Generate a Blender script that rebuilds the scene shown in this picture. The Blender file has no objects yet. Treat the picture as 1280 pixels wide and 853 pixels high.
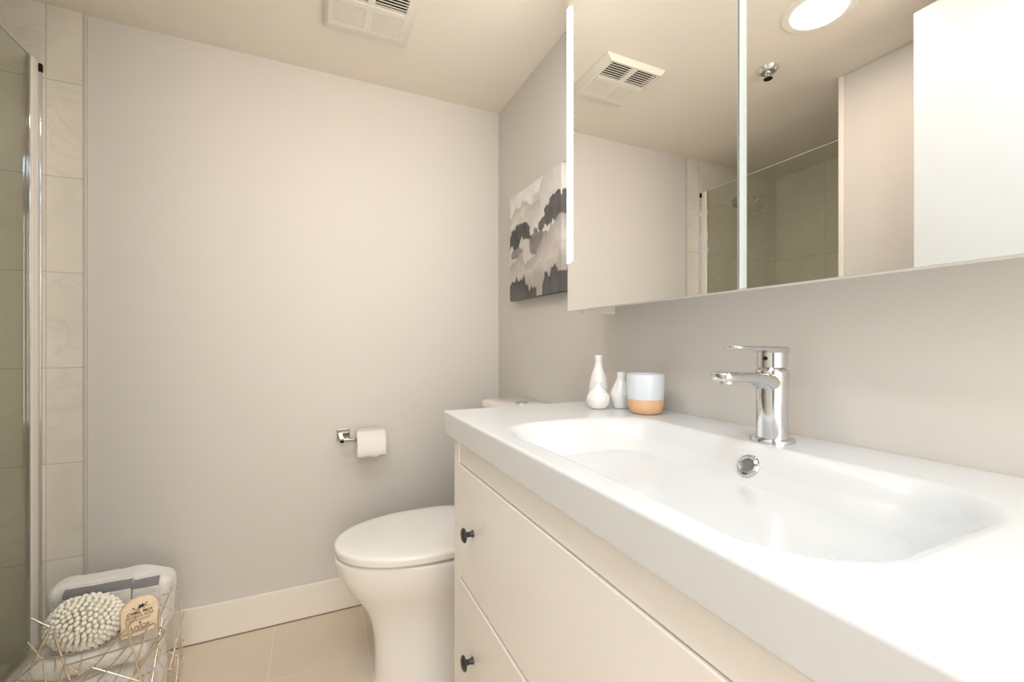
import bpy, bmesh, math, random
from mathutils import Vector, Matrix, noise
random.seed(7)
PI = math.pi
sc = bpy.context.scene
C = sc.collection

# ---------------------------------------------------------------- camera, light, exposure
CAM_H = 1.0513
cd = bpy.data.cameras.new('camera'); cam = bpy.data.objects.new('camera', cd); C.objects.link(cam)
cam.location = (0, 0, CAM_H); cam.rotation_euler = (PI/2, 0, -math.radians(24.6164))
cd.sensor_width = 36; cd.lens = 545.28/1280*36; cd.shift_y = 0.00237; cd.clip_start = 0.02
sc.camera = cam
sc.view_settings.view_transform = 'Standard'; sc.view_settings.look = 'None'
sc.view_settings.gamma = 1; sc.view_settings.use_curve_mapping = False
sc.view_settings.exposure = 0.06
w = bpy.data.worlds.new('world'); sc.world = w; w.use_nodes = True
w.node_tree.nodes['Background'].inputs[0].default_value = (.95, .97, 1, 1)
w.node_tree.nodes['Background'].inputs[1].default_value = .6

def area(name, loc, rot, sx, sy, power, col, shape='RECTANGLE'):
    l = bpy.data.lights.new(name, 'AREA'); l.shape = shape; l.size = sx; l.size_y = sy; l.energy = power; l.color = col
    o = bpy.data.objects.new(name, l); C.objects.link(o); o.location = loc; o.rotation_euler = rot
    return o
HALL_POWER, DOWN_POWER, STRIP_E, DISC_E, FILL_POWER = 38, 3.2, 24.0, 13.0, 7.4
area('hallway_fill', (.08, -1.25, 1.25), (PI/2, 0, 0), 1.35, 1.7, HALL_POWER, (1, .89, .77))  # added fill panel, unseen behind the camera, for side light

# unseen fill panel added under the ceiling to brighten the vanity end
area('ceiling_fill', (.02, .14, 2.08), (0, 0, 0), .55, .32, FILL_POWER, (.58, .81, 1))

# ---------------------------------------------------------------- room numbers
YB, XW, XF, XM, H = 1.8576, .7832, .2886, .6401, 2.1125
XL = -.635            # left wall face
XS = -1.44            # shower far wall
YN = -.07             # near wall
YC = 1.030            # far end of the counter
YE = -.064
YA = 1.034            # shower alcove near wall

# ---------------------------------------------------------------- helpers
def thing(name, label, cat, loc=(0, 0, 0), group=None):
    o = bpy.data.objects.new(name, None); C.objects.link(o); o.location = loc
    o.empty_display_size = .05
    o['label'] = label; o['category'] = cat
    if group: o['group'] = group
    return o
def tag(o, label, cat, group=None):
    o['label'] = label; o['category'] = cat
    if group: o['group'] = group
    return o
def obj(name, bm, m, parent=None, smooth=True, angle=35, bevel=0, seg=3, label=None, recalc=True):
    if recalc: bmesh.ops.recalc_face_normals(bm, faces=bm.faces)
    off = Vector((0, 0, 0))
    if parent is not None:
        off = Vector(parent.location); p = parent.parent
        while p: off += Vector(p.location); p = p.parent
        bmesh.ops.translate(bm, verts=bm.verts, vec=-off)
    else:
        lo = Vector([min(v.co[i] for v in bm.verts) for i in range(3)]); hi = Vector([max(v.co[i] for v in bm.verts) for i in range(3)])
        off = Vector(((lo.x+hi.x)/2, (lo.y+hi.y)/2, lo.z)); bmesh.ops.translate(bm, verts=bm.verts, vec=-off)
    me = bpy.data.meshes.new(name); bm.to_mesh(me); bm.free()
    o = bpy.data.objects.new(name, me); C.objects.link(o)
    me.materials.append(m)
    if parent is not None: o.parent = parent
    else: o.location = off
    if smooth:
        for f in me.polygons: f.use_smooth = True
        me.set_sharp_from_angle(angle=math.radians(angle))
    if bevel:
        b = o.modifiers.new('bevel', 'BEVEL'); b.width = bevel; b.segments = seg; b.limit_method = 'ANGLE'; b.angle_limit = math.radians(50)
        b.harden_normals = False
        for f in me.polygons: f.use_smooth = True
        me.set_sharp_from_angle(angle=math.radians(180))
        o.modifiers.new('wn', 'WEIGHTED_NORMAL')
    if label: o['label'] = label
    return o
def struct(name, bm, m, parent=None, **k):
    o = obj(name, bm, m, parent, **k)
    if parent is None: o['kind'] = 'structure'
    return o
def box(bm, x0, x1, y0, y1, z0, z1):
    v = [bm.verts.new((x, y, z)) for x in (x0, x1) for y in (y0, y1) for z in (z0, z1)]
    for f in ((0, 1, 3, 2), (4, 6, 7, 5), (0, 4, 5, 1), (2, 3, 7, 6), (0, 2, 6, 4), (1, 5, 7, 3)):
        bm.faces.new([v[i] for i in f])
    return v
def bx(*a):
    bm = bmesh.new(); box(bm, *a); return bm
def loft(bm, rings, cap=True, closed=True):
    R = [[bm.verts.new(p) for p in r] for r in rings]; n = len(R[0])
    for a, b in zip(R, R[1:]):
        for i in range(n if closed else n-1):
            bm.faces.new((a[i], a[(i+1) % n], b[(i+1) % n], b[i]))
    if cap:
        bm.faces.new(list(reversed(R[0]))); bm.faces.new(R[-1])
    return R
def tube(bm, pts, r, n=10, cap=True):
    pts = [Vector(p) for p in pts]; rings = []
    rr = r if isinstance(r, (list, tuple)) else [r]*len(pts)
    up = None
    for i, p in enumerate(pts):
        t = (pts[min(i+1, len(pts)-1)]-pts[max(i-1, 0)]).normalized()
        if up is None:
            up = Vector((0, 0, 1)) if abs(t.z) < .9 else Vector((1, 0, 0))
        a = t.cross(up).normalized(); b = a.cross(t).normalized(); up = b
        rings.append([p+a*rr[i]*math.cos(2*PI*k/n)+b*rr[i]*math.sin(2*PI*k/n) for k in range(n)])
    loft(bm, rings, cap)
def lathe(bm, prof, cx, cy, z0, n=48, sx=1, sy=1, M=None):
    rings = []
    for r, z in prof:
        r = max(r, 1e-4)
        ring = [Vector((r*sx*math.cos(2*PI*k/n), r*sy*math.sin(2*PI*k/n), z)) for k in range(n)]
        if M is not None: ring = [M @ p for p in ring]
        rings.append([p+Vector((cx, cy, z0)) for p in ring])
    loft(bm, rings)
def curve_prof(pts, sub=8):
    out = []
    n = len(pts)
    for i in range(n-1):
        p0, p1, p2, p3 = pts[max(i-1, 0)], pts[i], pts[i+1], pts[min(i+2, n-1)]
        for s in range(sub):
            t = s/sub
            out.append(tuple(.5*((2*p1[k])+(-p0[k]+p2[k])*t+(2*p0[k]-5*p1[k]+4*p2[k]-p3[k])*t*t+(-p0[k]+3*p1[k]-3*p2[k]+p3[k])*t**3) for k in range(len(p1))))
    out.append(pts[-1]); return out
def rrect(w_, h_, r, n=6):
    pts = []
    for (cx, cy, a0) in ((w_/2-r, h_/2-r, 0), (-w_/2+r, h_/2-r, PI/2), (-w_/2+r, -h_/2+r, PI), (w_/2-r, -h_/2+r, 1.5*PI)):
        for k in range(n+1):
            a = a0+PI/2*k/n; pts.append((cx+r*math.cos(a), cy+r*math.sin(a)))
    return pts

# ---------------------------------------------------------------- materials
class NT:
    def __init__(s, name):
        s.m = bpy.data.materials.new(name); s.m.use_nodes = True; s.t = s.m.node_tree
        s.b = s.t.nodes['Principled BSDF']; s.out = s.t.nodes['Material Output']
    def n(s, ty, **k):
        x = s.t.nodes.new(ty)
        for a, v in k.items(): setattr(x, a, v)
        return x
    def l(s, a, b): s.t.links.new(a, b)
    def math(s, op, a, b=None, c=None, clamp=False):
        x = s.n('ShaderNodeMath', operation=op); x.use_clamp = clamp
        for i, v in enumerate((a, b, c)):
            if v is None: continue
            if isinstance(v, (int, float)): x.inputs[i].default_value = v
            else: s.l(v, x.inputs[i])
        return x.outputs[0]
    def mix(s, f, a, b):
        x = s.n('ShaderNodeMix', data_type='RGBA')
        for i, v in ((0, f), (6, a), (7, b)):
            if isinstance(v, (int, float)): x.inputs[i].default_value = v
            elif isinstance(v, tuple): x.inputs[i].default_value = (*v, 1)
            else: s.l(v, x.inputs[i])
        return x.outputs[2]
    def noise(s, scale, detail=3, vec=None, rough=.5, dist=0):
        x = s.n('ShaderNodeTexNoise'); x.inputs['Scale'].default_value = scale; x.inputs['Detail'].default_value = detail
        x.inputs['Roughness'].default_value = rough; x.inputs['Distortion'].default_value = dist
        if vec is not None: s.l(vec, x.inputs['Vector'])
        return x.outputs['Fac']
    def bump(s, h, strength, dist):
        x = s.n('ShaderNodeBump'); x.inputs['Strength'].default_value = strength; x.inputs['Distance'].default_value = dist
        s.l(h, x.inputs['Height']); s.l(x.outputs[0], s.b.inputs['Normal'])
    def set(s, col=None, rough=None, metal=None, coat=None, spec=None):
        b = s.b
        if col is not None: b.inputs['Base Color'].default_value = (*col, 1)
        if rough is not None: b.inputs['Roughness'].default_value = rough
        if metal is not None: b.inputs['Metallic'].default_value = metal
        if coat is not None: b.inputs['Coat Weight'].default_value = coat; b.inputs['Coat Roughness'].default_value = .05
        if spec is not None: b.inputs['Specular IOR Level'].default_value = spec
        return s
def simple(name, col, rough=.5, metal=0, coat=None, spec=None, var=.03, bscale=0, bstr=.1, bdist=.001, vscale=6):
    s = NT(name).set(col, rough, metal, coat, spec)
    tc = s.n('ShaderNodeTexCoord').outputs['Object']
    if var:
        f = s.noise(vscale, 3, tc)
        s.l(s.mix(f, tuple(c*(1-var) for c in col), tuple(min(1, c*(1+var)) for c in col)), s.b.inputs['Base Color'])
    if bscale: s.bump(s.noise(bscale, 4, tc), bstr, bdist)
    return s.m
M = {}
M['paint'] = simple('wall_paint', (.685, .658, .622), .55, spec=.35, var=.012, bscale=260, bstr=.06, bdist=.0006, vscale=1.5)
M['ceil'] = simple('ceiling_paint', (.86, .795, .70), .7, spec=.25, var=.012, bscale=200, bstr=.08, bdist=.0006, vscale=1.5)
M['trim'] = simple('trim_paint', (.88, .83, .76), .35, var=.01)
M['doorw'] = simple('door_paint', (.63, .637, .627), .4, var=.01)
M['lacq'] = simple('vanity_lacquer', (.92, .88, .83), .32, var=.01)
M['ceramic'] = simple('ceramic_basin', (.74, .745, .75), .22, coat=.25, var=.005)
M['toiletw'] = simple('toilet_ceramic', (.94, .92, .89), .12, coat=.4, var=.005)
M['seat'] = simple('toilet_seat_plastic', (.94, .92, .89), .2, var=.005)
M['chrome'] = simple('chrome', (.68, .68, .69), .06, 1, var=.01)
M['chromed'] = simple('brushed_chrome', (.50, .49, .47), .12, 1, var=.02)
M['satin'] = simple('satin_aluminium', (.74, .72, .68), .28, 1, var=.03)
M['nickel'] = simple('nickel_rod', (.88, .80, .68), .22, 1, var=.1, vscale=30)
M['black'] = simple('black_knob', (.03, .032, .032), .35, var=.1)
M['dark'] = simple('duct_dark', (.02, .016, .012), .9, var=.1, spec=.1)
M['plastic'] = simple('vent_plastic', (.83, .78, .69), .4, var=.01)
M['mirror'] = simple('mirror_glass', (.93, .93, .92), 0.0, 1, var=0)
M['vase'] = simple('vase_porcelain', (.86, .86, .85), .15, coat=.3, var=.01)
M['bluew'] = simple('mug_glaze', (.72, .77, .83), .25, coat=.2, var=.02, vscale=40)
M['clay'] = simple('mug_clay', (.76, .47, .27), .7, var=.05, vscale=60, bscale=300, bstr=.15)
M['paper'] = simple('toilet_tissue', (.86, .83, .80), .9, var=.02, bscale=240, bstr=.3, bdist=.001)
M['card'] = simple('tissue_core', (.45, .35, .25), .9)
M['kraft'] = simple('soap_paper', (.86, .70, .50), .75, var=.06, vscale=50, bscale=60, bstr=.3, bdist=.002)
M['ink'] = simple('black_ink', (.03, .025, .02), .7)
M['inkb'] = simple('brown_ink', (.28, .17, .09), .7)
M['ends'] = simple('strip_housing', (.82, .79, .73), .4)
M['sponge'] = simple('chenille', (.97, .93, .82), .9, var=.05, vscale=40)
M['tiletrim'] = simple('tile_edge_trim', (.58, .56, .52), .4, var=.02)
M['curb'] = simple('shower_tray_acrylic', (.78, .77, .74), .25, var=.01)
def emis(name, col, e):
    s = NT(name); em = s.n('ShaderNodeEmission'); em.inputs[0].default_value = (*col, 1); em.inputs[1].default_value = e
    s.l(em.outputs[0], s.out.inputs[0]); return s.m
M['strip'] = emis('led_strip_glow', (1, .98, .92), STRIP_E)
M['disc'] = emis('downlight_glow', (1, .95, .86), DISC_E)
def glass():
    s = NT('shower_glass')
    tr = s.n('ShaderNodeBsdfTransparent'); tr.inputs[0].default_value = (.92, .93, .885, 1)
    gl = s.n('ShaderNodeBsdfGlossy'); gl.inputs['Roughness'].default_value = 0.0
    fr = s.n('ShaderNodeFresnel'); gb = s.n('ShaderNodeNewGeometry')
    s.l(s.math('MULTIPLY_ADD', gb.outputs['Backfacing'], 1/1.5-1.5, 1.5), fr.inputs[0])
    mx = s.n('ShaderNodeMixShader'); s.l(fr.outputs[0], mx.inputs[0]); s.l(tr.outputs[0], mx.inputs[1]); s.l(gl.outputs[0], mx.inputs[2])
    s.l(mx.outputs[0], s.out.inputs[0]); return s.m
M['glass'] = glass()
def glassedge():
    s = NT('glass_edge').set((.55, .68, .60), .1)
    f = s.noise(20, 2, s.n('ShaderNodeTexCoord').outputs['Object']); s.l(s.mix(f, (.5, .63, .56), (.62, .74, .66)), s.b.inputs['Base Color']); return s.m
M['gedge'] = glassedge()
def grid_mask(s, comp, off, period, width):
    # 1 on the joint
    a = s.math('SUBTRACT', comp, off); a = s.math('DIVIDE', a, period); a = s.math('FRACT', a)
    a = s.math('SUBTRACT', a, .5); a = s.math('ABSOLUTE', a); return s.math('GREATER_THAN', a, .5-width/period/2)
def floor_mat():
    s = NT('floor_tile'); g = s.n('ShaderNodeNewGeometry').outputs['Position']
    x = s.n('ShaderNodeSeparateXYZ'); s.l(g, x.inputs[0])
    m1 = grid_mask(s, x.outputs[0], -.126, .3015, .003); m2 = grid_mask(s, x.outputs[1], 1.545, .603, .003)
    m = s.math('MAXIMUM', m1, m2)
    f = s.noise(5, 5, g, .6); f2 = s.noise(60, 3, g)
    c = s.mix(f, (.76, .655, .53), (.81, .705, .575)); c = s.mix(s.math('MULTIPLY', f2, .25), c, (.70, .60, .48))
    s.l(s.mix(m, c, (.86, .79, .68)), s.b.inputs['Base Color']); s.b.inputs['Roughness'].default_value = .32
    s.bump(s.math('SUBTRACT', 1, m), .3, .0006); return s.m
M['floor'] = floor_mat()
def tile_mat(name, axis, voff):
    s = NT(name); g = s.n('ShaderNodeNewGeometry').outputs['Position']
    x = s.n('ShaderNodeSeparateXYZ'); s.l(g, x.inputs[0])
    m1 = grid_mask(s, x.outputs[2], .974, .302, .0022); m2 = grid_mask(s, x.outputs[axis], voff, .605, .0022)
    m = s.math('MAXIMUM', m1, m2)
    # per tile shift
    ti = s.math('FLOOR', s.math('DIVIDE', s.math('SUBTRACT', x.outputs[2], .974), .302))
    tj = s.math('FLOOR', s.math('DIVIDE', s.math('SUBTRACT', x.outputs[axis], voff), .605))
    cx = s.n('ShaderNodeCombineXYZ'); s.l(s.math('MULTIPLY', ti, 3.7), cx.inputs[0]); s.l(s.math('MULTIPLY', tj, 5.3), cx.inputs[1]); s.l(s.math('MULTIPLY', ti, 1.9), cx.inputs[2])
    ad = s.n('ShaderNodeVectorMath', operation='ADD'); s.l(g, ad.inputs[0]); s.l(cx.outputs[0], ad.inputs[1])
    v = ad.outputs[0]
    cloud = s.noise(3.2, 6, v, .6, .8)
    vein = s.noise(4.5, 5, v, .55, 1.6)
    vein = s.math('ABSOLUTE', s.math('SUBTRACT', vein, .5)); vein = s.math('SUBTRACT', 1, s.math('MULTIPLY', vein, 26, clamp=True)); 
    sel = s.math('GREATER_THAN', s.noise(2.3, 2, v), .47); vein = s.math('MULTIPLY', vein, sel)
    c = s.mix(cloud, (.64, .605, .53), (.93, .885, .80))
    c = s.mix(s.math('MULTIPLY', vein, .16), c, (.46, .41, .34))
    c = s.mix(m, c, (.50, .47, .41))
    s.l(c, s.b.inputs['Base Color']); s.b.inputs['Roughness'].default_value = .25
    s.bump(s.math('SUBTRACT', 1, m), .3, .0006); return s.m
M['tileB'] = tile_mat('stone_tile_back', 0, -.757)
M['tileL'] = tile_mat('stone_tile_side', 1, 1.55)
def terry(name, col, stripe=False):
    s = NT(name).set(col, .95, spec=.1); tc = s.n('ShaderNodeTexCoord').outputs['Object']
    f = s.noise(420, 3, tc); s.bump(f, .9, .003)
    f2 = s.noise(30, 3, tc)
    base = s.mix(f2, tuple(c*.95 for c in col), col)
    if stripe:
        at = s.n('ShaderNodeAttribute'); at.attribute_name = 'stripe'
        m = s.math('GREATER_THAN', at.outputs['Fac'], .5)
        base = s.mix(m, base, (.27, .26, .27))
    s.l(base, s.b.inputs['Base Color']); s.b.inputs['Sheen Weight'].default_value = .3
    return s.m
M['terry'] = terry('terry_cloth', (.96, .94, .91)); M['terry_s'] = terry('striped_cloth', (.93, .91, .88), True)

# ---------------------------------------------------------------- room shell
T = .12
struct('floor', bx(XS-T, XW+T, YN-T, YB+T, -.1, 0), M['floor'], smooth=False)
struct('ceiling', bx(XS-T, XW+T, YN-T, YB+T, H, H+.1), M['ceil'], smooth=False)
struct('wall_back', bx(XS-T, XW+T, YB, YB+T, 0, H), M['paint'], smooth=False)
struct('wall_right', bx(XW, XW+T, -1.5, YB, 0, H), M['paint'], smooth=False)
struct('wall_left', bx(XL-T, XL, YN, YA, 0, H), M['paint'], smooth=False, bevel=.004)
struct('wall_shower_far', bx(XS-T, XS, YA-T, YB, 0, H), M['tileL'], smooth=False)
struct('wall_shower_near', bx(XS, XL-T, YA-T, YA, 0, H), M['tileB'], smooth=False)
DX0, DX1 = -.385, .335
bm = bmesh.new(); box(bm, XS-T, DX0-.02, YN-T, YN, 0, H); box(bm, DX0-.02, XW, YN-T, YN, 2.07, H)  # unseen opening widened to the right wall to let the hall fill in
struct('wall_near', bm, M['paint'], smooth=False)
bm = bmesh.new(); box(bm, DX0-.02, DX0, YN-T, YN, 0, 2.05); box(bm, DX0-.02, XW, YN-T, YN, 2.05, 2.07)
struct('trim_1', bm, M['trim'], smooth=False)
# tiled part of the back wall with its edge trim
struct('wall_tile_back', bx(XS, -.668, YB-.010, YB, 0, H), M['tileB'], smooth=False)
struct('trim_2', bx(-.668, -.660, YB-.013, YB, 0, H), M['tiletrim'], smooth=False, bevel=.002)
struct('trim_3', bx(XL-.006, XL+.004, YA-.012, YA+.008, 0, H), M['trim'], bevel=.003)
# baseboards
def baseboard(name, x0, x1, y0, y1, h=.127):
    return struct(name, bx(x0, x1, y0, y1, 0, h), M['trim'], smooth=False, bevel=.003)
baseboard('baseboard_back', -.658, XW, YB-.014, YB)
baseboard('baseboard_right', XW-.014, XW, YC, YB-.014)
baseboard('baseboard_left', XL, XL+.014, YN, YA-.02)
struct('trim_4', bx(-.658, XW-.014, YB-.0165, YB-.014, 0, .0035), simple('baseboard_joint', (.25, .2, .15), .9), smooth=False)
# hallway behind the camera
struct('floor_hall', bx(-1.6, XW, -1.5, YN-T, -.1, 0), simple('hall_floor', (.5, .42, .33), .4), smooth=False)
bm = bmesh.new(); box(bm, -1.7, -1.6, -1.5, YN-T, 0, 2.4); box(bm, XW, XW+T, -1.5, YN-T, H, 2.4); box(bm, -1.7, XW+T, -1.6, -1.5, 0, 2.4); box(bm, DX0, XW, YN-T, YN-T+.02, H, 2.4)
struct('wall_hall', bm, M['doorw'], smooth=False)
struct('ceiling_hall', bx(-1.7, XW+T, -1.6, YN-T, 2.4, 2.5), M['doorw'], smooth=False)
# open door leaf
d = bpy.data.objects.new('door_1', None); C.objects.link(d); d.location = (-.355, YN, 0); d['kind'] = 'structure'
obj('door_leaf', bx(-.378, -.341, YN+.005, .680, .008, 2.030), M['doorw'], d, bevel=.002)
for sx, xb in ((1, -.341), (-1, -.378)):
    bm = bmesh.new(); tube(bm, [(xb, .61, .98), (xb+sx*.008, .61, .98)], .026, 24)
    tube(bm, [(xb, .61, .98), (xb+sx*.045, .61, .98), (xb+sx*.052, .60, .98), (xb+sx*.052, .50, .98)], .009, 12)
    obj('door_handle', bm, M['satin'], d)

# ---------------------------------------------------------------- shower enclosure
sh = thing('shower_screen', 'clear glass shower screen in a slim bright metal frame beside the tiled wall', 'shower screen', (-.78, 1.45, .1))
SX = -.778
obj('glass_pane', bx(SX-.004, SX+.004, YA+.02, 1.806, .125, 1.925), M['glass'], sh, smooth=False)
obj('glass_top_edge', bx(SX-.0042, SX+.0042, YA+.02, 1.806, 1.9235, 1.9265), M['gedge'], sh, smooth=False)
bm = bmesh.new(); box(bm, SX-.008, SX+.008, 1.806, 1.838, .10, 1.925)
obj('wall_profile', bm, M['trim'], sh, bevel=.002)
obj('seal_strip', bx(SX-.005, SX+.005, 1.801, 1.807, .12, 1.93), M['chrome'], sh, bevel=.002)
obj('wall_channel', bx(SX-.013, SX+.014, 1.838, 1.8476, .10, 1.895), M['chrome'], sh, bevel=.002)
obj('end_cap', bx(SX-.013, SX+.015, 1.836, 1.8476, 1.895, 1.92), M['dark'], sh, bevel=.002)
obj('bottom_rail', bx(SX-.016, SX+.016, YA, 1.846, .100, .125), M['satin'], sh, bevel=.003)
obj('wall_channel', bx(SX-.013, SX+.013, YA+.001, YA+.022, .10, 1.93), M['satin'], sh, bevel=.002)
bm = bmesh.new(); box(bm, -.81, -.725, YA, YB-.011, 0, .100); box(bm, XS, -.81, YA, YB-.011, 0, .05); box(bm, XS, -.81, YB-.04, YB-.011, 0, .078)
tr = obj('shower_tray', bm, M['curb'], bevel=.006); tag(tr, 'low white shower tray with a raised kerb under the glass screen', 'shower tray')
# shower head
s_ = thing('wall_shower', 'round chrome shower head on a short arm high on the tiled wall', 'shower head', (-1.06, YB-.01, 1.9))
bm = bmesh.new(); tube(bm, [(-1.06, YB-.010, 1.905), (-1.06, YB-.018, 1.905)], .032, 24); obj('flange', bm, M['chrome'], s_)
bm = bmesh.new(); tube(bm, [(-1.06, YB-.012, 1.905), (-1.06, YB-.07, 1.915), (-1.06, YB-.12, 1.905), (-1.06, YB-.155, 1.875)], .010, 14); obj('arm', bm, M['chrome'], s_)
bm = bmesh.new(); Mx = Matrix.Rotation(math.radians(-40), 3, 'X')
lathe(bm, [(.012, .03), (.016, .018), (.045, .006), (.052, -.004), (.050, -.012), (.0, -.013)], -1.06, YB-.165, 1.862, 36, M=Mx); obj('shower_head', bm, M['chrome'], s_)

# ---------------------------------------------------------------- ceiling fittings
# fan grille
vx0, vx1, vy0, vy1 = .032, .304, 1.292, 1.576
v = thing('ceiling_vent', 'square cream exhaust fan grille with four louvred quarters on the ceiling', 'vent', ((vx0+vx1)/2, (vy0+vy1)/2, H-.022))
bm = bmesh.new()
ix0, ix1, iy0, iy1, zt = .0575, .2705, 1.310, 1.516, H-.022
def rect(x0, x1, y0, y1, z): return [(x0, y0, z), (x1, y0, z), (x1, y1, z), (x0, y1, z)]
loft(bm, [rect(vx0, vx1, vy0, vy1, H-.0005), rect(vx0, vx1, vy0, vy1, H-.006), rect(ix0-.012, ix1+.012, iy0-.010, iy1+.018, zt), rect(ix0, ix1, iy0, iy1, zt), rect(ix0, ix1, iy0, iy1, H-.003)], cap=False)
obj('frame', bm, M['plastic'], v, bevel=.0015, recalc=True)
mx, my = .164, 1.409
bm = bmesh.new(); box(bm, mx-.011, mx+.011, iy0, iy1, zt-.001, zt+.012); box(bm, ix0, ix1, my-.012, my+.012, zt-.002, zt+.012)
obj('cross_bar', bm, M['plastic'], v, bevel=.002)
obj('duct_shade', bx(ix0+.001, ix1-.001, iy0+.001, my-.003, H-.004, H-.001), M['dark'], v)  # near-black sheet, the unlit duct's darkness put into its colour
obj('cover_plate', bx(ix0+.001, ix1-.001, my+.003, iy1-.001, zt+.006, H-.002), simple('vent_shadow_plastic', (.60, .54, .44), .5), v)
for qx0, qx1 in ((ix0+.003, mx-.014), (mx+.014, ix1-.003)):
    for qy0, qy1, nn in ((iy0+.003, my-.012, 7), (my+.013, iy1-.001, 14)):
        bm = bmesh.new(); st = (qy1-qy0)/nn
        for k in range(nn):
            y = qy0+st*(k+.5)
            hw = st*(.13 if nn == 7 else .35)
            box(bm, qx0-.004, qx1+.004, y-hw, y+hw, zt, zt+(.0015 if nn == 7 else .0065))
        obj('louvre', bm, M['plastic'], v, smooth=False)
# downlight
LX, LY = -.186, .855
dl = thing('downlight', 'round recessed ceiling downlight glowing white, seen in the right mirror door', 'downlight', (LX, LY, H-.006))
bm = bmesh.new()
lathe(bm, [(.076, .0), (.078, -.004), (.100, -.004), (.104, -.001), (.104, .0005)], LX, LY, H, 64)
obj('trim_ring', bm, M['trim'], dl)
bm = bmesh.new(); lathe(bm, [(.0, -.0052), (.0775, -.0052), (.0775, -.0045), (.0, -.0045)], LX, LY, H, 64); obj('diffuser', bm, M['disc'], dl)
area('downlight_lamp', (LX, LY, H-.009), (0, 0, 0), .15, .15, DOWN_POWER, (1, .77, .61), 'DISK')
# sprinkler
sx_, sy_ = -.319, 1.118
sp = thing('fire_sprinkler', 'small metal sprinkler head on the ceiling, reflected in the right mirror door', 'sprinkler', (sx_, sy_, H-.02))
bm = bmesh.new(); lathe(bm, [(.036, -.0002), (.037, -.003), (.033, -.010), (.026, -.017), (.020, -.018), (.0, -.018)], sx_, sy_, H, 40); obj('escutcheon', bm, M['satin'], sp)
bm = bmesh.new(); lathe(bm, [(.011, -.012), (.011, -.022), (.006, -.026), (.006, -.032), (.0, -.032)], sx_, sy_, H, 24)
for a in (0, PI): tube(bm, [(sx_+.010*math.cos(a), sy_+.010*math.sin(a), H-.02), (sx_+.012*math.cos(a), sy_+.012*math.sin(a), H-.03), (sx_, sy_, H-.04)], .002, 8)
obj('nozzle', bm, M['satin'], sp)
bm = bmesh.new(); lathe(bm, [(.016, -.040), (.016, -.0415), (.0, -.0415), ], sx_, sy_, H, 24); obj('deflector', bm, M['dark'], sp)

# ---------------------------------------------------------------- mirror cabinet
ZM, ZT = 1.1403, 2.100
mc = thing('mirror_cabinet', 'wide two-door mirrored wall cabinet with a lit vertical strip above the basin', 'mirror cabinet', (.71, .49, ZM))
YM, YR = 1.028, -.058
bm = bmesh.new(); box(bm, .678, XW, YM-.024, YM-.008, 1.133, ZT); box(bm, .678, XW, YR+.008, YR+.024, 1.133, ZT)
box(bm, .678, XW, YR+.024, YM-.024, 1.168, 1.184); box(bm, .678, XW, YR+.024, YM-.024, ZT-.016, ZT); box(bm, .775, XW, YR+.024, YM-.024, 1.184, ZT-.016)
box(bm, .66, .775, .485, .499, 1.184, ZT-.016)
obj('body', bm, M['ends'], mc, bevel=.001)
obj('centre_stile', bx(XM+.0015, .677, .485, .499, ZM+.001, ZT), simple('stile_white', (.72, .77, .72), .3), mc, bevel=.001)
for y0, y1 in ((.5005, YM), (YR, .4835)):
    dd = obj('door', bx(.6425, .676, y0+.0008, y1-.0008, ZM+.0012, ZT), M['ends'], mc, bevel=.0008, label='white door panel behind the mirror glass')
    me_ = obj('mirror_glass', bx(XM-.0005, .6425, y0, y1, ZM, ZT), M['mirror'], dd, smooth=False)
def strip(ya, yb, side):
    # lit lens wrapping round the outer edge of the door; rounded inner corners
    bm = bmesh.new(); n = 8; r = .016; z0, z1 = 1.272, 1.970
    prof = [(ya, z0)]
    s = -1 if yb < ya else 1
    for k in range(n+1):
        a = PI/2*k/n; prof.append((yb-s*r+s*r*math.sin(a), z0+r-r*math.cos(a)))
    for k in range(n+1):
        a = PI/2*k/n; prof.append((yb-s*r+s*r*math.cos(a), z1-r+r*math.sin(a)))
    prof.append((ya, z1))
    loft(bm, [[(XM-.0015, y, z) for y, z in prof], [(XM+.004, y, z) for y, z in prof]])
    box(bm, XM+.004, XM+.014, min(ya, ya-s*.0018), max(ya, ya-s*.0018), z0, z1)
    obj('light_strip', bm, M['strip'], mc, smooth=False)
strip(YM+.0012, YM-.026, -1); strip(YR-.0012, YR+.026, 1)

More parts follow.
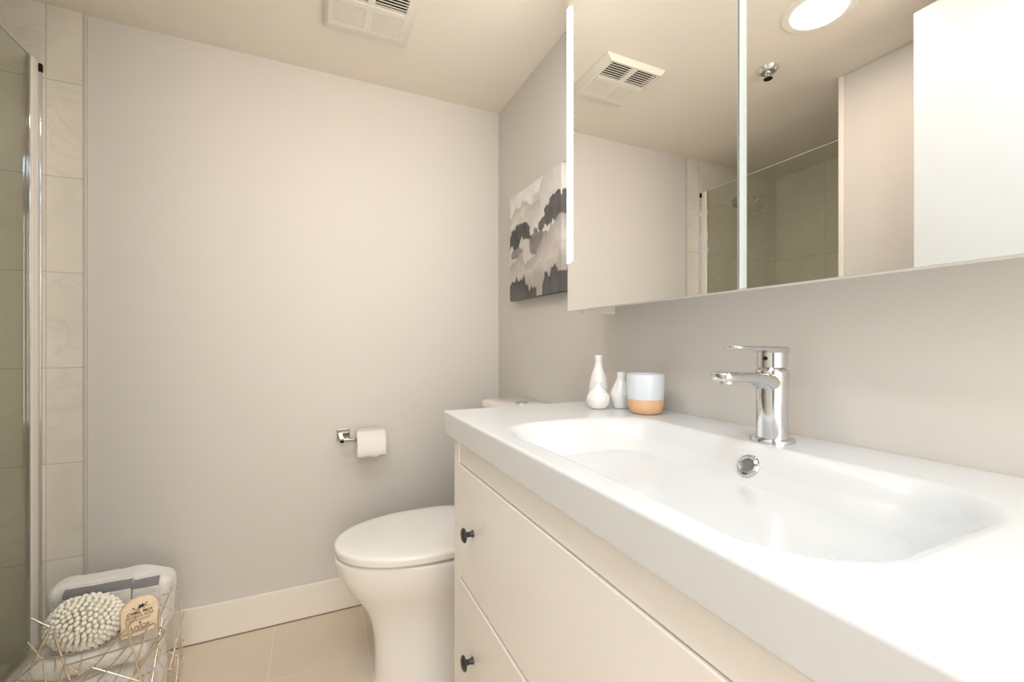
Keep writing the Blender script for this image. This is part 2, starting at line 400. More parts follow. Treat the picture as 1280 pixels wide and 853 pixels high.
# ---------------------------------------------------------------- canvas picture
def painting():
    p = thing('canvas_painting', 'unframed canvas of grey misty ink mountains on the wall beyond the mirror cabinet', 'painting', (XW, 1.44, 1.23))
    xf, y0, y1, z0, z1 = .748, 1.242, 1.652, 1.226, 1.650
    def fbm(x, y, o=5, s=0):
        return noise.fractal(Vector((x, y, s)), 1.0, 2.0, o)
    def clamp(t, a=0., b=1.): return max(a, min(b, t))
    def colour(u, v):   # u 0 at the far end, 1 at the near end, v 0 bottom
        col = Vector((.80, .785, .765))
        def wash(hgt, c, c2, reach, edge=.012, op=.92, sd=0., jag=.05):
            nonlocal col
            hh = hgt+.055*fbm(u*3.2, sd, 3)+jag*fbm(u*9+sd, v*2+sd, 3)+.014*fbm(u*34, v*9+sd, 2)
            dlt = hh-v
            if dlt > 0:
                t_ = clamp(dlt/reach+.25*fbm(u*5, v*5, 3, sd))
                col = col.lerp(Vector(c).lerp(Vector(c2), t_), clamp(dlt/edge)*op)
        def blob(cu, cv, ru, rv, c, sd, op=.96):
            nonlocal col
            du, dv = (u-cu)/ru, (v-cv)/rv
            q = 1-math.hypot(du, dv)+.50*fbm(u*6+sd, v*5, 4, sd)+.22*fbm(u*17, v*14+sd, 3, sd)
            if q > 0: col = col.lerp(Vector(c)*(1+.5*fbm(u*9, v*9, 3, sd)), clamp(q/.07)*op)
        wash(.62+.50*u, (.56, .51, .48), (.68, .65, .62), .22, sd=1.3, op=.8)
        wash(.80+.06*math.sin(u*5), (.42, .39, .37), (.68, .63, .58), .09, sd=2.7, op=.75 if u < .75 else .4)
        wash(.60+.26*u, (.64, .65, .63), (.74, .73, .70), .12, sd=4.1)
        blob(.20, .565, .27, .125, (.085, .083, .082), 5.5)
        blob(.90, .66, .17, .115, (.095, .09, .088), 7.9)
        blob(.66, .60, .07, .06, (.15, .14, .135), 9.2)
        wash(.40+.20*u+.10*math.sin(u*6.0), (.74, .73, .70), (.66, .63, .60), .10, sd=6.1)
        blob(.60, .46, .15, .11, (.22, .185, .18), 11.3, .9); blob(.18, .44, .13, .05, (.24, .205, .195), 13.7, .9)
        wash(.30+.24*u+.08*math.sin(u*7.5+.6), (.44, .39, .365), (.60, .54, .50), .16, sd=8.3, op=.9)
        wash(.20+.16*u, (.66, .61, .57), (.44, .39, .36), .14, sd=10.9, op=.85)
        wash(.145+.05*math.sin(u*9-.4)+(.05 if u > .72 else 0)-(.13 if .57 < u < .68 else 0), (.075, .073, .074), (.16, .158, .16), .30, sd=12.6, jag=.10, op=.97)
        g = 1+.10*fbm(u*9, v*9, 4, 3.3)+.05*fbm(u*40, v*40, 3)
        return [clamp(x*g) for x in col]
    me = bpy.data.meshes.new('canvas'); nu, nv = 230, 200; wr = 18   # wr: columns wrapped round the near side
    vs, fs, cols = [], [], []
    for j in range(nv+1):
        v = j/nv; z = z0+(z1-z0)*v
        for i in range(nu+wr+1):
            if i <= nu: y = y1+(y0-y1)*i/nu; x = xf; u = i/nu
            else: x = xf+(XW-.002-xf)*(i-nu)/wr; y = y0; u = 1-(i-nu)*.0045*1.0
            if 0 < i < nu: pass
            vs.append((x, y, z)); cols.append((*colour(u if i <= nu else 1-(i-nu)/wr*.085, v), 1))
    W = nu+wr+1
    for j in range(nv):
        for i in range(nu+wr): fs.append((j*W+i, j*W+i+1, (j+1)*W+i+1, (j+1)*W+i))
    b0 = len(vs)
    off = Vector(p.location)
    # back, far side, top and bottom
    for q in ((XW-.002, y1, z0), (XW-.002, y1, z1)): vs.append(q); cols.append((.7, .68, .65, 1))
    A, B = b0, b0+1
    fs.append((0, nv*W, B, A))
    fs.append(tuple([A]+[i for i in range(W-1, -1, -1)])); fs.append(tuple([B]+[nv*W+i for i in range(W)]))
    fs.append((A, B, nv*W+W-1, W-1))
    me.from_pydata([tuple(Vector(q)-off) for q in vs], [], fs)
    ca = me.color_attributes.new('ink', 'FLOAT_COLOR', 'POINT')
    for i, c in enumerate(cols): ca.data[i].color = c
    s = NT('ink_wash'); at = s.n('ShaderNodeVertexColor'); at.layer_name = 'ink'
    s.l(at.outputs[0], s.b.inputs['Base Color']); s.b.inputs['Roughness'].default_value = .75
    tc = s.n('ShaderNodeTexCoord').outputs['Object']; s.bump(s.noise(500, 2, tc), .3, .0005)
    me.materials.append(s.m)
    o = bpy.data.objects.new('canvas', me); C.objects.link(o); o.parent = p
painting()

# ---------------------------------------------------------------- vanity
va = thing('vanity_cabinet', 'cream vanity cabinet with two wide drawers and small black knobs', 'vanity cabinet', (.54, .483, 0))
CX = .3086; CY0, CY1 = YE+.022, 1.004
obj('side_panel', bx(CX+.03, .768, CY1-.018, CY1, .16, .8305), M['lacq'], va, bevel=.001)
obj('side_panel', bx(CX+.03, .768, CY0, CY0+.018, .16, .8305), M['lacq'], va, bevel=.001)
for y in (CY0, CY1-.036):
    for x in (CX, .73):
        obj('leg', bx(x, x+.038, y, y+.036, 0, .8305), M['lacq'], va, bevel=.0015)
bm = bmesh.new(); box(bm, CX+.002, CX+.022, CY0+.036, CY1-.036, .776, .8305); obj('top_rail', bm, M['lacq'], va, bevel=.001)
obj('middle_rail', bx(CX+.006, CX+.022, CY0+.036, CY1-.036, .505, .530), M['lacq'], va, bevel=.001)
obj('bottom_rail', bx(CX+.002, CX+.022, CY0+.036, CY1-.036, .215, .247), M['lacq'], va, bevel=.001)
obj('base_panel', bx(CX+.02, .765, CY0+.018, CY1-.018, .215, .232), M['lacq'], va)
obj('back_panel', bx(.760, .768, CY0+.018, CY1-.018, .2, .83), M['lacq'], va)
def knob(x, y, z, par):
    bm = bmesh.new(); R = Matrix.Rotation(-PI/2, 3, 'Y')   # local +z -> -x
    lathe(bm, curve_prof([(.0075, 0), (.0068, .002), (.0055, .006), (.0052, .011), (.0062, .0145), (.0105, .0165), (.0145, .0185), (.0152, .0205), (.0125, .0235), (.007, .0255), (.0001, .026)], 4), x, y, z, 32, M=R)
    obj('knob', bm, M['black'], par, angle=60)
for z0, z1, kz in ((.5205, .7735, .651), (.250, .5115, .384)):
    ya, yb = CY0+.038, CY1-.038
    bm = bmesh.new(); box(bm, CX-.001, CX+.018, ya, yb, z0, z1)
    dr = obj('drawer', bm, M['lacq'], va, bevel=.0022)
    obj('drawer_box', bx(CX+.018, .72, ya+.02, yb-.02, z0+.02, z1-.05), M['lacq'], dr)
    for y in (.868, .483*2-.868): knob(CX-.001, y, kz, dr)

# basin worktop: a height field with the bowl pressed in
def basin():
    t = thing('basin_worktop', 'glossy white ceramic worktop with a shallow moulded basin', 'basin', (.536, .483, .8315))
    Zt = .89
    x0, x1, y0, y1 = XF, XW, YE, YC
    xs = [x0, x0+.012]; n = 92
    xs += [x0+.012+(x1-.012-x0-.012)*i/n for i in range(1, n)] + [x1-.012, x1]
    ys = [y0, y0+.012]; n = 190
    ys += [y0+.012+(y1-.012-y0-.012)*i/n for i in range(1, n)] + [y1-.012, y1]
    cx, cy, hx, hy, cr, D = .4895, .483, .1480, .288, .085, .105
    def depth(x, y):
        qx, qy = abs(x-cx)-(hx-cr), abs(y-cy)-(hy-cr)
        s = -(math.hypot(max(qx, 0), max(qy, 0))+min(max(qx, qy), 0)-cr)
        e = .10
        wd = .075 + .055*min(1, max(0, (abs(y-cy)-.10)/.16))
        tt = s/wd
        lead = .22
        q = (tt+lead)/(1+lead)
        if q <= 0: return 0
        q = min(1, q)
        a = q*q*(3-2*q)
        return D*(a*.45+.55*(1-(1-q)**2.4)*min(1, q/.22)**1.2*(1 if q > .22 else 1))
    bm = bmesh.new(); g = []
    for y in ys: g.append([bm.verts.new((x, y, Zt-depth(x, y)-.0006)) for x in xs])
    for j in range(len(ys)-1):
        for i in range(len(xs)-1): bm.faces.new((g[j][i], g[j][i+1], g[j+1][i+1], g[j+1][i]))
    loop = [g[0][i] for i in range(len(xs))]+[g[j][-1] for j in range(1, len(ys))]+[g[-1][i] for i in range(len(xs)-2, -1, -1)]+[g[j][0] for j in range(len(ys)-2, 0, -1)]
    low = []
    for v_ in loop:
        x, y, z = v_.co
        x2 = x+(.003 if x < x0+.001 else 0); y2 = y-(.004 if y > y1-.001 else 0)
        low.append(bm.verts.new((x2, y2, .8315)))
    for i in range(len(loop)):
        k = (i+1) % len(loop); bm.faces.new((loop[i], low[i], low[k], loop[k]))
    bm.faces.new(low)
    o = obj('worktop', bm, M['ceramic'], t, bevel=.0055, seg=4)
    # overflow ring on the sloping back of the bowl
    zc = .8560
    x = .66
    while Zt-depth(x, .470) > zc: x -= .0005
    sl = (depth(x-.002, .47)-depth(x+.002, .47))/.004
    ang = math.atan(sl)
    nrm = Vector((-math.sin(ang), 0, math.cos(ang)))
    R = Vector((0, 0, 1)).rotation_difference(nrm).to_matrix()
    bm = bmesh.new(); lathe(bm, [(.0108, .0005), (.0112, .0040), (.0130, .0054), (.0168, .0045), (.0190, .0020), (.0192, -.004), (.0, -.004)], x, .475, zc, 48, M=R)
    ov = obj('overflow_ring', bm, M['chrome'], t, label='chrome overflow ring')
    bm = bmesh.new(); lathe(bm, [(.0, .0012), (.0108, .0012), (.0108, .0), (.0, .0)], x, .475, zc, 32, M=R); obj('overflow_hole', bm, simple('overflow_grey', (.25, .28, .30), .3, .6), ov)
basin()

# ---------------------------------------------------------------- faucet
def faucet():
    fx, fy, z = .6965, .480, .8898
    t = thing('basin_faucet', 'chrome single-lever mixer tap standing behind the basin', 'faucet', (fx, fy, z))
    bm = bmesh.new(); lathe(bm, [(.0335, 0), (.0335, .003), (.032, .0055), (.0255, .0062), (.0, .0062)], fx, fy, z, 56); obj('base_ring', bm, M['chrome'], t)
    bm = bmesh.new(); rings = []
    for (hh, r, o) in ((.005, .0248, 0), (.03, .0238, 0), (.07, .0236, 0), (.098, .0240, 0), (.112, .0246, 0), (.117, .0246, 0), (.1185, .0235, 0)):
        rings.append([(fx+r*math.cos(a), fy+r*math.sin(a), z+hh) for a in [2*PI*k/56 for k in range(56)]])
    loft(bm, rings); obj('body', bm, M['chrome'], t, angle=50)
    # spout: rounded bar running towards the bowl, rounded tip
    bm = bmesh.new(); rings = []
    for s, wd, ht, zc in ((0.0, .044, .030, .097), (.02, .042, .027, .0985), (.032, .038, .020, .103), (.05, .037, .0160, .1070), (.09, .037, .0150, .1085), (.113, .0375, .0150, .1095), (.121, .034, .0145, .110), (.126, .027, .0125, .110), (.1290, .016, .009, .110)):
        rings.append([(fx-s, fy+a, z+zc+b) for a, b in rrect(wd, ht, min(wd, ht)*.42, 5)])
    loft(bm, rings); sp_ = obj('spout', bm, M['chrome'], t, angle=60)
    bm = bmesh.new(); lathe(bm, [(.0115, .0), (.0115, -.004), (.009, -.0045), (.0, -.003)], fx-.108, fy, z+.1032, 32); obj('aerator', bm, M['satin'], sp_)
    # cartridge cap + lever
    bm = bmesh.new(); lathe(bm, [(.0210, .1185), (.0215, .121), (.0228, .1225), (.0228, .147), (.0, .147)], fx, fy, z, 56); obj('cartridge_cap', bm, M['chrome'], t)
    bm = bmesh.new(); rings = []
    for s, wd, th, zc in ((-.0235, .020, .009, .1505), (-.021, .034, .012, .1505), (-.012, .0445, .013, .1505), (.0, .047, .013, .1505), (.016, .044, .0115, .1513), (.03, .037, .0085, .1528), (.055, .033, .0060, .1540), (.078, .034, .0058, .1545), (.092, .032, .0055, .1550), (.099, .024, .005, .1552), (.102, .012, .003, .1552)):
        rings.append([(fx-s, fy+a, z+zc+b) for a, b in rrect(wd, th, min(wd, th)*.45, 5)])
    loft(bm, rings)
    lv = obj('lever', bm, M['chrome'], t, angle=60)
    bm = bmesh.new(); tube(bm, [(fx-.0225, fy-.004, z+.137), (fx-.0245, fy-.0045, z+.137)], .0032, 16); obj('set_screw', bm, M['dark'], lv)
faucet()

# ---------------------------------------------------------------- things on the worktop
ZC = .8895
def vase(name, label, prof, x, y):
    bm = bmesh.new(); pr = curve_prof(prof, 6)
    top = prof[-1]
    pr += [(top[0]-.0018, top[1]), (top[0]-.002, top[1]-.02), (.0, top[1]-.03)]
    lathe(bm, pr, x, y, ZC, 48); o = obj(name, bm, M['vase'], angle=60); tag(o, label, 'vase', 'small white bud vases'); return o
vase('bud_vase', 'tallest white bud vase with a long narrow neck, behind the squat one',
     [(.0, 0), (.016, .0005), (.0215, .010), (.0255, .034), (.0245, .052), (.0185, .078), (.0115, .098), (.0095, .112), (.0100, .122), (.0118, .131)], .686, .950)
vase('bud_vase', 'squat round white bud vase with a short neck, frontmost of the three',
     [(.0, 0), (.0145, .0004), (.0235, .007), (.0288, .022), (.0265, .034), (.0175, .046), (.0095, .055), (.0080, .060), (.0082, .064)], .646, .896)
vase('bud_vase', 'medium white bud vase with a flared lip right beside the two-tone cup',
     [(.0, 0), (.0165, .0004), (.0215, .008), (.0262, .030), (.0245, .042), (.0175, .058), (.0110, .072), (.0100, .080), (.0110, .0895)], .703, .879)
cup = thing('two_tone_cup', 'pale blue handleless cup with a bare tan clay base near the wall', 'cup', (.7030, .791, ZC))
bm = bmesh.new(); lathe(bm, curve_prof([(.0, 0), (.026, .0004), (.0335, .004), (.0385, .013), (.0402, .024), (.0404, .0355)], 6)+[(.0, .0355)], .7030, .791, ZC, 56); obj('clay_base', bm, M['clay'], cup, label='unglazed tan clay base')
bm = bmesh.new(); lathe(bm, [(.0, .0345), (.0407, .0345), (.0410, .037), (.0416, .060), (.0424, .088), (.0420, .0905), (.0408, .0912), (.0396, .090), (.0385, .060), (.037, .040), (.0, .038)], .7030, .791, ZC, 56); obj('glazed_wall', bm, M['bluew'], cup, angle=50, label='pale blue glazed upper wall')

# ---------------------------------------------------------------- toilet
def toilet():
    cy = 1.425
    t = thing('toilet', 'white one-piece toilet with a closed lid between vanity and back wall', 'toilet', (.42, cy, 0))
    def egg(x0, x1, hw, z, n=64, sq=2.0):
        # x0 front, x1 back; widest at ~60 %
        pts = []; L = x1-x0
        for k in range(n):
            a = 2*PI*k/n
            ca, sa = math.cos(a), math.sin(a)
            cxx = x0+L*.56
            rx = L*.56 if ca < 0 else L*.44
            e = 2/sq if ca < 0 else 2/(sq+1.0)
            pts.append((cxx+rx*math.copysign(abs(ca)**e, ca), cy+hw*math.copysign(abs(sa)**e, sa), z))
        return pts
    # bowl and skirted pedestal
    key = [ # z, x0, x1, hw
        (.000, .176, .745, .118), (.030, .178, .745, .116), (.100, .178, .745, .114), (.160, .172, .75, .116), (.215, .155, .75, .124), (.262, .128, .755, .140),
        (.305, .098, .76, .158), (.345, .076, .762, .172), (.380, .064, .764, .180), (.398, .061, .765, .1825), (.404, .065, .765, .180), (.406, .075, .76, .172)]
    bm = bmesh.new(); loft(bm, [egg(a, b, c, z, 72, 2.15) for (z, a, b, c) in curve_prof(key, 4)])
    obj('bowl', bm, M['toiletw'], t, angle=60)
    bm = bmesh.new(); lid = [(.4155, .075, .545, .171), (.4165, .064, .550, .181), (.432, .060, .552, .1845), (.4375, .060, .552, .1845), (.4410, .063, .550, .182), (.4432, .072, .545, .175), (.4450, .10, .525, .155), (.4465, .17, .47, .11), (.447, .25, .40, .05)]
    loft(bm, [egg(a, b, c, z, 72, 2.1) for (z, a, b, c) in lid]); obj('lid', bm, M['seat'], t, angle=60)
    for yy in (cy-.075, cy+.075):
        bm = bmesh.new(); tube(bm, [(.565, yy-.02, .425), (.565, yy+.02, .425)], .011, 16); obj('hinge', bm, M['seat'], t)
    bm = bmesh.new()
    def tk(x0, x1, hw, z, r=.04): return [((x0+x1)/2+a, cy+b, z) for a, b in rrect(x1-x0, 2*hw, r, 8)]
    loft(bm, [tk(.61, .765, .145, .40), tk(.605, .767, .150, .48), tk(.600, .770, .160, .60), tk(.597, .772, .166, .80), tk(.597, .772, .166, .807)]); obj('tank', bm, M['toiletw'], t, angle=60)
    bm = bmesh.new(); loft(bm, [tk(.597, .776, .168, .808), tk(.590, .780, .173, .812), tk(.590, .780, .173, .828), tk(.592, .779, .171, .8335), tk(.598, .776, .166, .8355)]); obj('tank_lid', bm, M['toiletw'], t, angle=50)
    bm = bmesh.new(); lathe(bm, [(.024, .0), (.024, .0035), (.021, .005), (.0, .005)], .690, cy, .8355, 40); obj('flush_button', bm, M['chrome'], t, label='round chrome flush button')
toilet()

# ---------------------------------------------------------------- toilet paper and holder
hx, hz = .1125, .690
th = thing('paper_holder', 'square chrome wall holder with an open arm, mounted on the back wall', 'paper holder', (hx, YB, hz))
obj('wall_plate', bx(hx-.0235, hx+.0235, YB-.010, YB, hz-.0235, hz+.0235), M['chromed'], th, bevel=.0025)
bm = bmesh.new(); box(bm, hx-.016, hx-.001, YB-.084, YB-.008, hz-.018, hz-.004); box(bm, hx-.016, .165, YB-.084, YB-.071, hz-.018, hz-.004); obj('arm', bm, M['chromed'], th, bevel=.002)
bm = bmesh.new(); tube(bm, [(.16, YB-.0775, hz-.011), (.262, YB-.0775, hz-.011)], .0055, 16); obj('spindle', bm, M['chrome'], th)
rx0, rx1, ry, rz, rr = .157, .261, YB-.0775, .6630, .0560
tp = thing('toilet_roll', 'white toilet paper roll with a loose end hanging on the chrome holder', 'toilet roll', (.21, ry, rz))
bm = bmesh.new()
def ring(x, r, n=64): return [(x, ry+r*math.cos(2*PI*k/n), rz+r*math.sin(2*PI*k/n)) for k in range(n)]
loft(bm, [ring(rx0+.003, .0215), ring(rx0, .0225), ring(rx0, rr-.002), ring(rx0+.002, rr), ring(rx1-.002, rr), ring(rx1, rr-.002), ring(rx1, .0225), ring(rx1-.003, .0215), ring(rx0+.003, .0215)], cap=False)
obj('paper', bm, M['paper'], tp)
bm = bmesh.new(); loft(bm, [ring(rx0+.001, .0215), ring(rx1-.001, .0215), ring(rx1-.001, .0200), ring(rx0+.001, .0200), ring(rx0+.001, .0215)], cap=False); obj('core', bm, M['card'], tp)
bm = bmesh.new(); n = 14; A_, B_ = [], []
for i in range(n+1):
    x = rx0-.004+(rx1-rx0+.001)*i/n; colA = []
    L = .030+.004*math.sin(i*.9)+.004*(i/n)
    for k in range(9):
        if k < 4: a = math.radians(100+k*22); p = (x, ry+(rr+.0012)*math.cos(a), rz+(rr+.0012)*math.sin(a))
        else:
            f_ = (k-4)/4; p = (x+.004*f_*math.sin(i*.5), ry-rr*.99-.0015+.010*f_*f_+.0015*math.sin(i*1.1)*f_, rz+.004-.022-L*f_*.85)
        colA.append(p)
    A_.append(colA)
loft(bm, A_, cap=False, closed=False)
sh_ = obj('loose_sheet', bm, M['paper'], tp, recalc=False); so = sh_.modifiers.new('t', 'SOLIDIFY'); so.thickness = .0008

# ---------------------------------------------------------------- basket with towels, sponge and soap
f_, th_ = 545.28, math.radians(24.6164); c_, s__ = math.cos(th_), math.sin(th_)
def unproj(px, py, axis, val):       # photo measurement -> point on a plane of the basket
    a = (px-640)/f_; b = (429.54-py)/f_
    dvec = Vector((a*c_+s__, -a*s__+c_, b)); o = Vector((0, 0, CAM_H))
    return o+dvec*((val-o[axis])/dvec[axis])
BX0, BX1, BY0, BY1, BH = -.655, -.375, 1.425, 1.69, .325
bk = thing('wire_basket', 'nest-like metal wire basket of crossed rods holding towels on the floor', 'basket', ((BX0+BX1)/2, (BY0+BY1)/2, 0))
def rod(p, q, r=.0022, ext=0):
    p, q = Vector(p), Vector(q); q = q+(q-p).normalized()*ext
    for e in (p, q):
        e.z = max(e.z, .0035); e.x = max(e.x, -.70) if e.z < .13 else e.x
    bm = bmesh.new(); tube(bm, [p, q], r, 8); obj('rod', bm, M['nickel'], bk, angle=60)
front = [((38.6, 773.4), (61, 784)), ((61, 788), (37.6, 838)), ((34.5, 802.8), (54, 826)), ((33.5, 829), (118.8, 812)), ((67, 791), (88, 853)),
         ((80, 833), (212, 793)), ((118, 812), (193, 779.5)), ((104.5, 850.5), (171.5, 771)), ((122, 853), (162.4, 805)), ((142, 853), (165.4, 816)),
         ((157, 778), (177, 853)), ((183.7, 785.5), (172.5, 824)), ((167.5, 842), (200, 794)), ((162, 853), (208, 790)), ((166.5, 850.5), (190, 840)),
         ((115.7, 835), (166.5, 849.5)), ((106.6, 850.5), (130, 840)), ((104.5, 814), (97.4, 848.5)), ((53.8, 822), (57, 853)), ((81, 830), (99.5, 842.4)), ((71, 822), (69, 840)),
         ((75, 852.5), (80, 834)), ((18, 853), (50, 826)), ((97, 848), (115, 836)), ((60, 852), (100, 853))]
for i, (a, b) in enumerate(front):
    ya = 1.412+.012*random.random(); yb = 1.412+.012*random.random()
    A = unproj(*a, 1, ya); B = unproj(*b, 1, yb)
    if a[1] > 849: A, B = B, A
    ext = random.uniform(.05, .16) if max(a[1], b[1]) > 849 else 0
    rod(A, B, .0030 if i == 4 else .0018+.0006*random.random(), ext)
right = [((215, 735), (200, 771)), ((204, 744), (225.7, 737.5)), ((201, 756), (215.6, 763)), ((211.5, 767.7), (201, 786)), ((199, 786), (209, 786)), ((197, 811), (208, 819)),
         ((199, 761), (195, 812)), ((203, 772), (192, 838)), ((210, 795), (186, 850)), ((200, 800), (178, 853)), ((206, 800), (196, 806)), ((194, 780), (198, 812)), ((190, 815), (206, 838))]
for i, (a, b) in enumerate(right):
    A = unproj(*a, 0, -.372+.012*random.random()); B = unproj(*b, 0, -.372+.012*random.random())
    rod(A, B, .0018+.0006*random.random(), .08 if b[1] > 836 else 0)
for k in range(30):   # the rest of the nest, sides, back and the lower part
    face = k % 4; zc = random.uniform(.03, .20) if face > 0 else random.uniform(.03, .13)
    L = random.uniform(.05, .11); a = random.uniform(.15, PI-.15); du, dz = L*math.cos(a), L*math.sin(a)
    if face == 0: cxx = random.uniform(BX0+.03, BX1-.03); P = [(cxx-du, 1.42+random.uniform(-.008, .008), zc-dz), (cxx+du, 1.42+random.uniform(-.008, .008), zc+dz)]
    elif face == 1: cyy = random.uniform(BY0+.04, BY1-.03); P = [(BX1+random.uniform(-.004, .01), cyy-du, zc-dz), (BX1+random.uniform(-.004, .01), cyy+du, zc+dz)]
    elif face == 2: cyy = random.uniform(BY0+.04, BY1-.04); P = [(BX0-.006+random.uniform(-.008, .006), cyy-du, zc-dz), (BX0-.006+random.uniform(-.008, .006), cyy+du, zc+dz)]
    else: cxx = random.uniform(BX0+.04, BX1-.04); P = [(cxx-du, BY1+random.uniform(-.006, .01), zc-dz), (cxx+du, BY1+random.uniform(-.006, .01), zc+dz)]
    P = [Vector(p) for p in P]
    for p in P: p.y = min(p.y, 1.83); p.z = min(max(p.z, .004), .27)
    rod(*P)
for k in range(8):    # floor of the basket
    rod((BX0, BY0+.03+k*.03, .004+.001*(k % 2)), (BX1, BY0+.06+k*.025, .006))

def cloth_block(name, x0, x1, y0, y1, z0, z1, nx, ny, nz, r, amp, sd, mat, seamx=None, stripes=None, top_tilt=0):
    """thick folded terry: a rounded block, swelling and creased"""
    bm = bmesh.new(); cxx, cyy, cz = (x0+x1)/2, (y0+y1)/2, (z0+z1)/2; hx_, hy_, hz_ = (x1-x0)/2, (y1-y0)/2, (z1-z0)/2
    N = (nx, ny, nz); verts = {}
    def V(i, j, k):
        key = (i, j, k)
        if key not in verts:
            p = Vector((-1+2*i/nx, -1+2*j/ny, -1+2*k/nz)); q = Vector((p.x*hx_, p.y*hy_, p.z*hz_))
            inner = Vector((max(-hx_+r, min(hx_-r, q.x)), max(-hy_+r, min(hy_-r, q.y)), max(-hz_+r, min(hz_-r, q.z))))
            dd = q-inner
            if dd.length > 0: q = inner+dd.normalized()*min(r, max(abs(dd.x), abs(dd.y), abs(dd.z)))
            nn = noise.noise_vector(q*9+Vector((sd, 0, 0)))*amp+noise.noise_vector(q*28+Vector((sd, 5, 0)))*amp*.35+noise.noise_vector(q*170)*.0016
            if top_tilt and q.z > 0:
                t_ = min(1, max(0, (q.x+cxx+.47)/.09)); nn.z -= top_tilt*t_*t_*(3-2*t_)*q.z/hz_
            v_ = bm.verts.new(q+nn+Vector((cxx, cyy, cz))); verts[key] = v_
        return verts[key]
    for axis in range(3):
        a, b = [q for q in range(3) if q != axis]
        for side in (0, N[axis]):
            for u in range(N[a]):
                for w_ in range(N[b]):
                    idx = []
                    for du, dw in ((0, 0), (1, 0), (1, 1), (0, 1)):
                        c = [0, 0, 0]; c[axis] = side; c[a] = u+du; c[b] = w_+dw; idx.append(V(*c))
                    bm.faces.new(idx)
    return bm
# lower towel filling the basket
bm = cloth_block('x', BX0+.024, BX1-.024, 1.442, BY1-.028, .012, .200, 60, 46, 40, .05, .012, 3.0, None)
bath_towel = obj('bath_towel', bm, M['terry'], angle=180); tag(bath_towel, 'crumpled white towel filling the bottom of the wire basket', 'towel')
bm = cloth_block('x', BX0+.026, BX1-.020, 1.442, 1.545, .212, .262, 66, 28, 14, .022, .009, 8.0, None)
o = obj('face_cloth', bm, M['terry'], angle=180); tag(o, 'soft white cloth under the sponge, behind the front rods', 'towel')
# folded towel standing at the back, its striped edge facing forward
tw = thing('folded_towel', 'thick white folded towel with a grey striped border standing at the basket back', 'towel', (-.51, 1.60, .24))
bm = cloth_block('x', -.648, -.378, 1.568, 1.655, .212, .392, 84, 26, 50, .026, .008, 5.0, None, top_tilt=.024)
obj('towel_body', bm, M['terry'], tw, angle=180)
def flap(x0, x1, zt, yoff, sd, z0=.27):
    bm = bmesh.new(); nx, nz = 44, 40; g = []
    st = {}
    for j in range(nz+1):
        row = []; s = j/nz
        for i in range(nx+1):
            x = x0+(x1-x0)*i/nx
            # runs from the top of the fold forward and down the face
            if s < .25: a = s/.25*PI/2; y = 1.572+yoff-.026*math.sin(a)-.0; z = zt-.028+.028*math.cos(a)
            else: y = 1.546+yoff-.004*(s-.25); z = zt-.028-(s-.25)/.75*(zt-.028-z0)
            nn = noise.noise(Vector((x*14, s*3, sd)))*.004+noise.noise(Vector((x*40, s*9, sd)))*.0012
            v_ = bm.verts.new((x, y-abs(nn), z+nn*.5)); row.append(v_); st[v_] = s
        g.append(row)
    for j in range(nz):
        for i in range(nx): bm.faces.new((g[j][i], g[j][i+1], g[j+1][i+1], g[j+1][i]))
    vals = [1.0 if (.05 < st[v_] < .215 or .50 < st[v_] < .62) else 0.0 for v_ in bm.verts]
    o = obj('striped_flap', bm, M['terry_s'], tw, angle=180, recalc=False, label='flat-woven flap with grey stripes')
    at = o.data.attributes.new('stripe', 'FLOAT', 'POINT')
    for i, q in enumerate(vals): at.data[i].value = q
    so = o.modifiers.new('t', 'SOLIDIFY'); so.thickness = .003; so.offset = 0
flap(-.602, -.459, .390, .002, 1.0); flap(-.456, -.398, .384, .004, 4.0)

# chenille sponge
def sponge():
    cc = unproj(107, 777, 1, 1.478); ax, ay, az = .068, .026, .056
    bm = bmesh.new()
    bmesh.ops.create_uvsphere(bm, u_segments=32, v_segments=16, radius=1, matrix=Matrix.Translation(cc) @ Matrix.Diagonal((ax, ay, az, 1)))
    rows = 17
    for i in range(rows):
        ph = -PI/2+PI*(i+.5)/rows
        n = max(3, int(34*math.cos(ph)))
        for k in range(n):
            a = 2*PI*(k+.5*(i % 2))/n
            # poles face the viewer along y
            d0 = Vector((math.cos(ph)*math.cos(a), math.sin(ph), math.cos(ph)*math.sin(a)))
            p = Vector((d0.x*ax, d0.y*ay, d0.z*az)); nn = Vector((d0.x/ax, d0.y/ay, d0.z/az)).normalized()
            nn = (nn+d0*.9+Vector((-.05, 0, -.30))+Vector([random.uniform(-.12, .12) for _ in range(3)])).normalized()
            L = .0165*random.uniform(.85, 1.1); b0 = cc+p*.96
            mid = b0+nn*L*.55+Vector((0, 0, .001)); tip = b0+nn*L+Vector((0, 0, -.003))
            tube(bm, [b0, mid, (mid+tip)/2+Vector((0, 0, .0006)), tip], [.0046, .0056, .0054, .0030], 7)
    o = obj('chenille_sponge', bm, M['sponge'], angle=180); tag(o, 'round cream bath sponge covered in chenille loops, resting in the wire basket', 'sponge')
sponge()

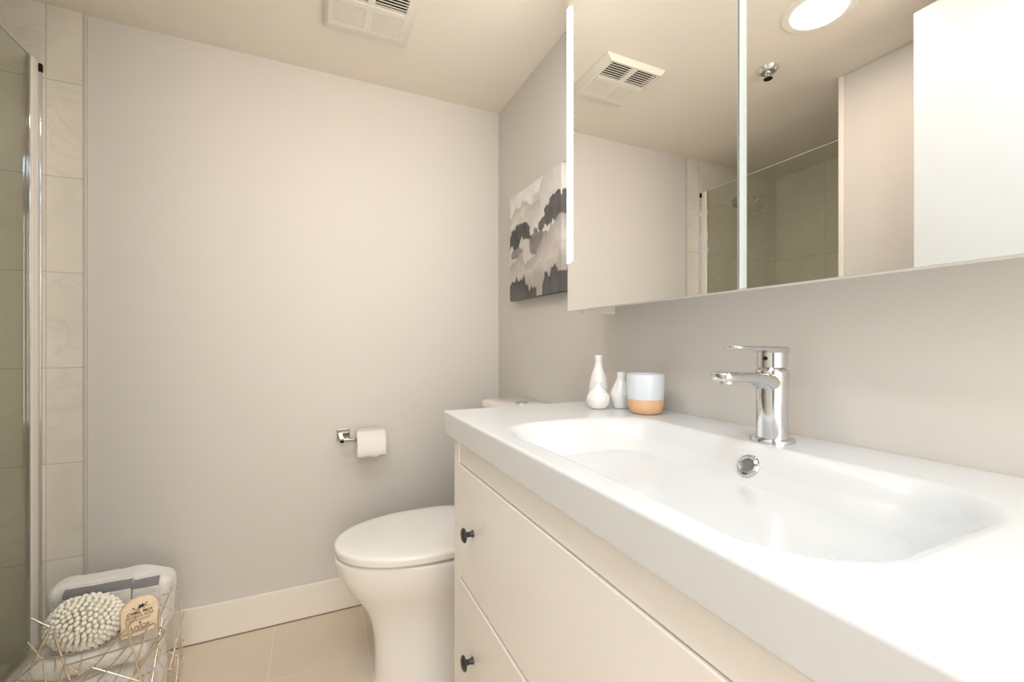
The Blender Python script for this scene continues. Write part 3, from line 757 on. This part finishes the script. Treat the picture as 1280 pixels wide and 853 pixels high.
# wrapped soap with a printed label
def soap():
    base = unproj(175, 768, 1, 1.455)
    w2, h2, dp = .046, .052, .020
    R = Matrix.Rotation(math.radians(-8), 3, 'Y') @ Matrix.Rotation(math.radians(-14), 3, 'X') @ Matrix.Rotation(math.radians(4), 3, 'Z')
    R = Matrix.Rotation(math.radians(14), 3, 'Z') @ Matrix.Rotation(math.radians(-14), 3, 'X') @ Matrix.Rotation(math.radians(-2), 3, 'Y')
    t = thing('soap_packet', 'tan paper wrapped soap printed with a camel, beside the sponge in the basket', 'soap', tuple(base))
    K = .84
    def P(u, v, dd=0): return base+R @ Vector((u*K, -dd*K, v*K))
    out = [(-.046, -.056), (-.047, .0), (-.045, .026), (-.030, .043), (-.018, .050), (.0, .052), (.022, .050), (.036, .040), (.045, .026), (.046, .0), (.050, -.036), (.046, -.052), (.0, -.058)]
    bm = bmesh.new()
    loft(bm, [[P(u*.93, v*.95, -.014) for u, v in out], [P(u, v, -.004) for u, v in out], [P(u, v, .005) for u, v in out], [P(u*.94, v*.95, .0095) for u, v in out]])
    obj('wrapper', bm, M['kraft'], t, bevel=.002)
    FZ = .0101
    bm = bmesh.new()     # the folded top of the paper
    for q in ([(-.044, .024), (-.012, .021), (.0, .010), (.004, .0095), (-.01, .0195), (-.044, .0225)], [(.044, .026), (.018, .021), (.018, .0195), (.044, .0245)], [(-.004, .049), (-.010, .026), (-.0085, .026), (-.0025, .049)]):
        loft(bm, [[P(u, v, FZ+.0016) for u, v in q], [P(u, v, FZ-.004) for u, v in q]])
    obj('paper_fold', bm, M['inkb'] if False else M['kraft'], t, smooth=False)
    bm = bmesh.new()
    def blob(u, v, a, b, rot=0, n=18):
        pts = [(u+a*math.cos(q)*math.cos(rot)-b*math.sin(q)*math.sin(rot), v+a*math.cos(q)*math.sin(rot)+b*math.sin(q)*math.cos(rot)) for q in [2*PI*k/n for k in range(n)]]
        loft(bm, [[P(x, y, FZ+.0008) for x, y in pts], [P(x, y, FZ-.002) for x, y in pts]])
    # camel mark: body with two humps, neck, head, legs
    blob(.004, .0235, .0085, .0035, .2); blob(.001, .0268, .0025, .0028); blob(.007, .0280, .0025, .0028); blob(.0145, .0265, .0045, .0014, .9); blob(.0178, .0302, .0026, .0013, -.2)
    for lx in (-.003, .0, .008, .011): blob(lx, .0180, .0006, .0045, .15)
    blob(-.014, .0222, .004, .0016, -.4); blob(.022, .0215, .008, .0010, .1); blob(-.008, .0175, .004, .0010, .3)
    obj('camel_mark', bm, M['ink'], t, smooth=False)
    bm = bmesh.new(); blob(.0, -.0215, .0030, .0016); blob(.0, -.0232, .0012, .0022)
    obj('leaf_mark', bm, M['ink'], t, smooth=False)
    def text(s, size, v, name, mat, sx=1, shear=0):
        cu = bpy.data.curves.new(name, 'FONT'); cu.body = s; cu.size = size; cu.align_x = 'CENTER'; cu.extrude = .0005; cu.offset = .00018 if size > .007 else 0.0; cu.shear = shear
        tmp = bpy.data.objects.new(name, cu); C.objects.link(tmp)
        dg = bpy.context.evaluated_depsgraph_get(); me = bpy.data.meshes.new_from_object(tmp.evaluated_get(dg)); bpy.data.objects.remove(tmp)
        for q in me.vertices:
            x, y, z = q.co; q.co = (R @ (Vector((x*sx, -(FZ+z+.0004), y+v))*K))
        me.materials.clear(); me.materials.append(mat)
        o = bpy.data.objects.new(name, me); C.objects.link(o); o.parent = t
    text('CAMEL MILK', .0120, .0050, 'label_text', M['ink'], .92, .15)
    text('OLIVE OIL SOAP', .0100, -.0052, 'label_text', M['inkb'], .92)
    bm = bmesh.new(); rr_ = random.Random(3)   # fine print too small to read
    for v_, w_ in ((-.0112, .027), (-.0155, .025), (-.0470, .020)):
        u_ = -w_
        while u_ < w_:
            l_ = rr_.uniform(.003, .008); q = [(u_, v_), (min(u_+l_, w_), v_), (min(u_+l_, w_), v_+.0016), (u_, v_+.0016)]
            loft(bm, [[P(x, y, FZ+.0008) for x, y in q], [P(x, y, FZ-.002) for x, y in q]]); u_ += l_+.0015
    obj('fine_print', bm, M['inkb'], t, smooth=False)
    text('LIVOS', .0165, -.0385, 'label_text', M['inkb'], 1.05)
soap()
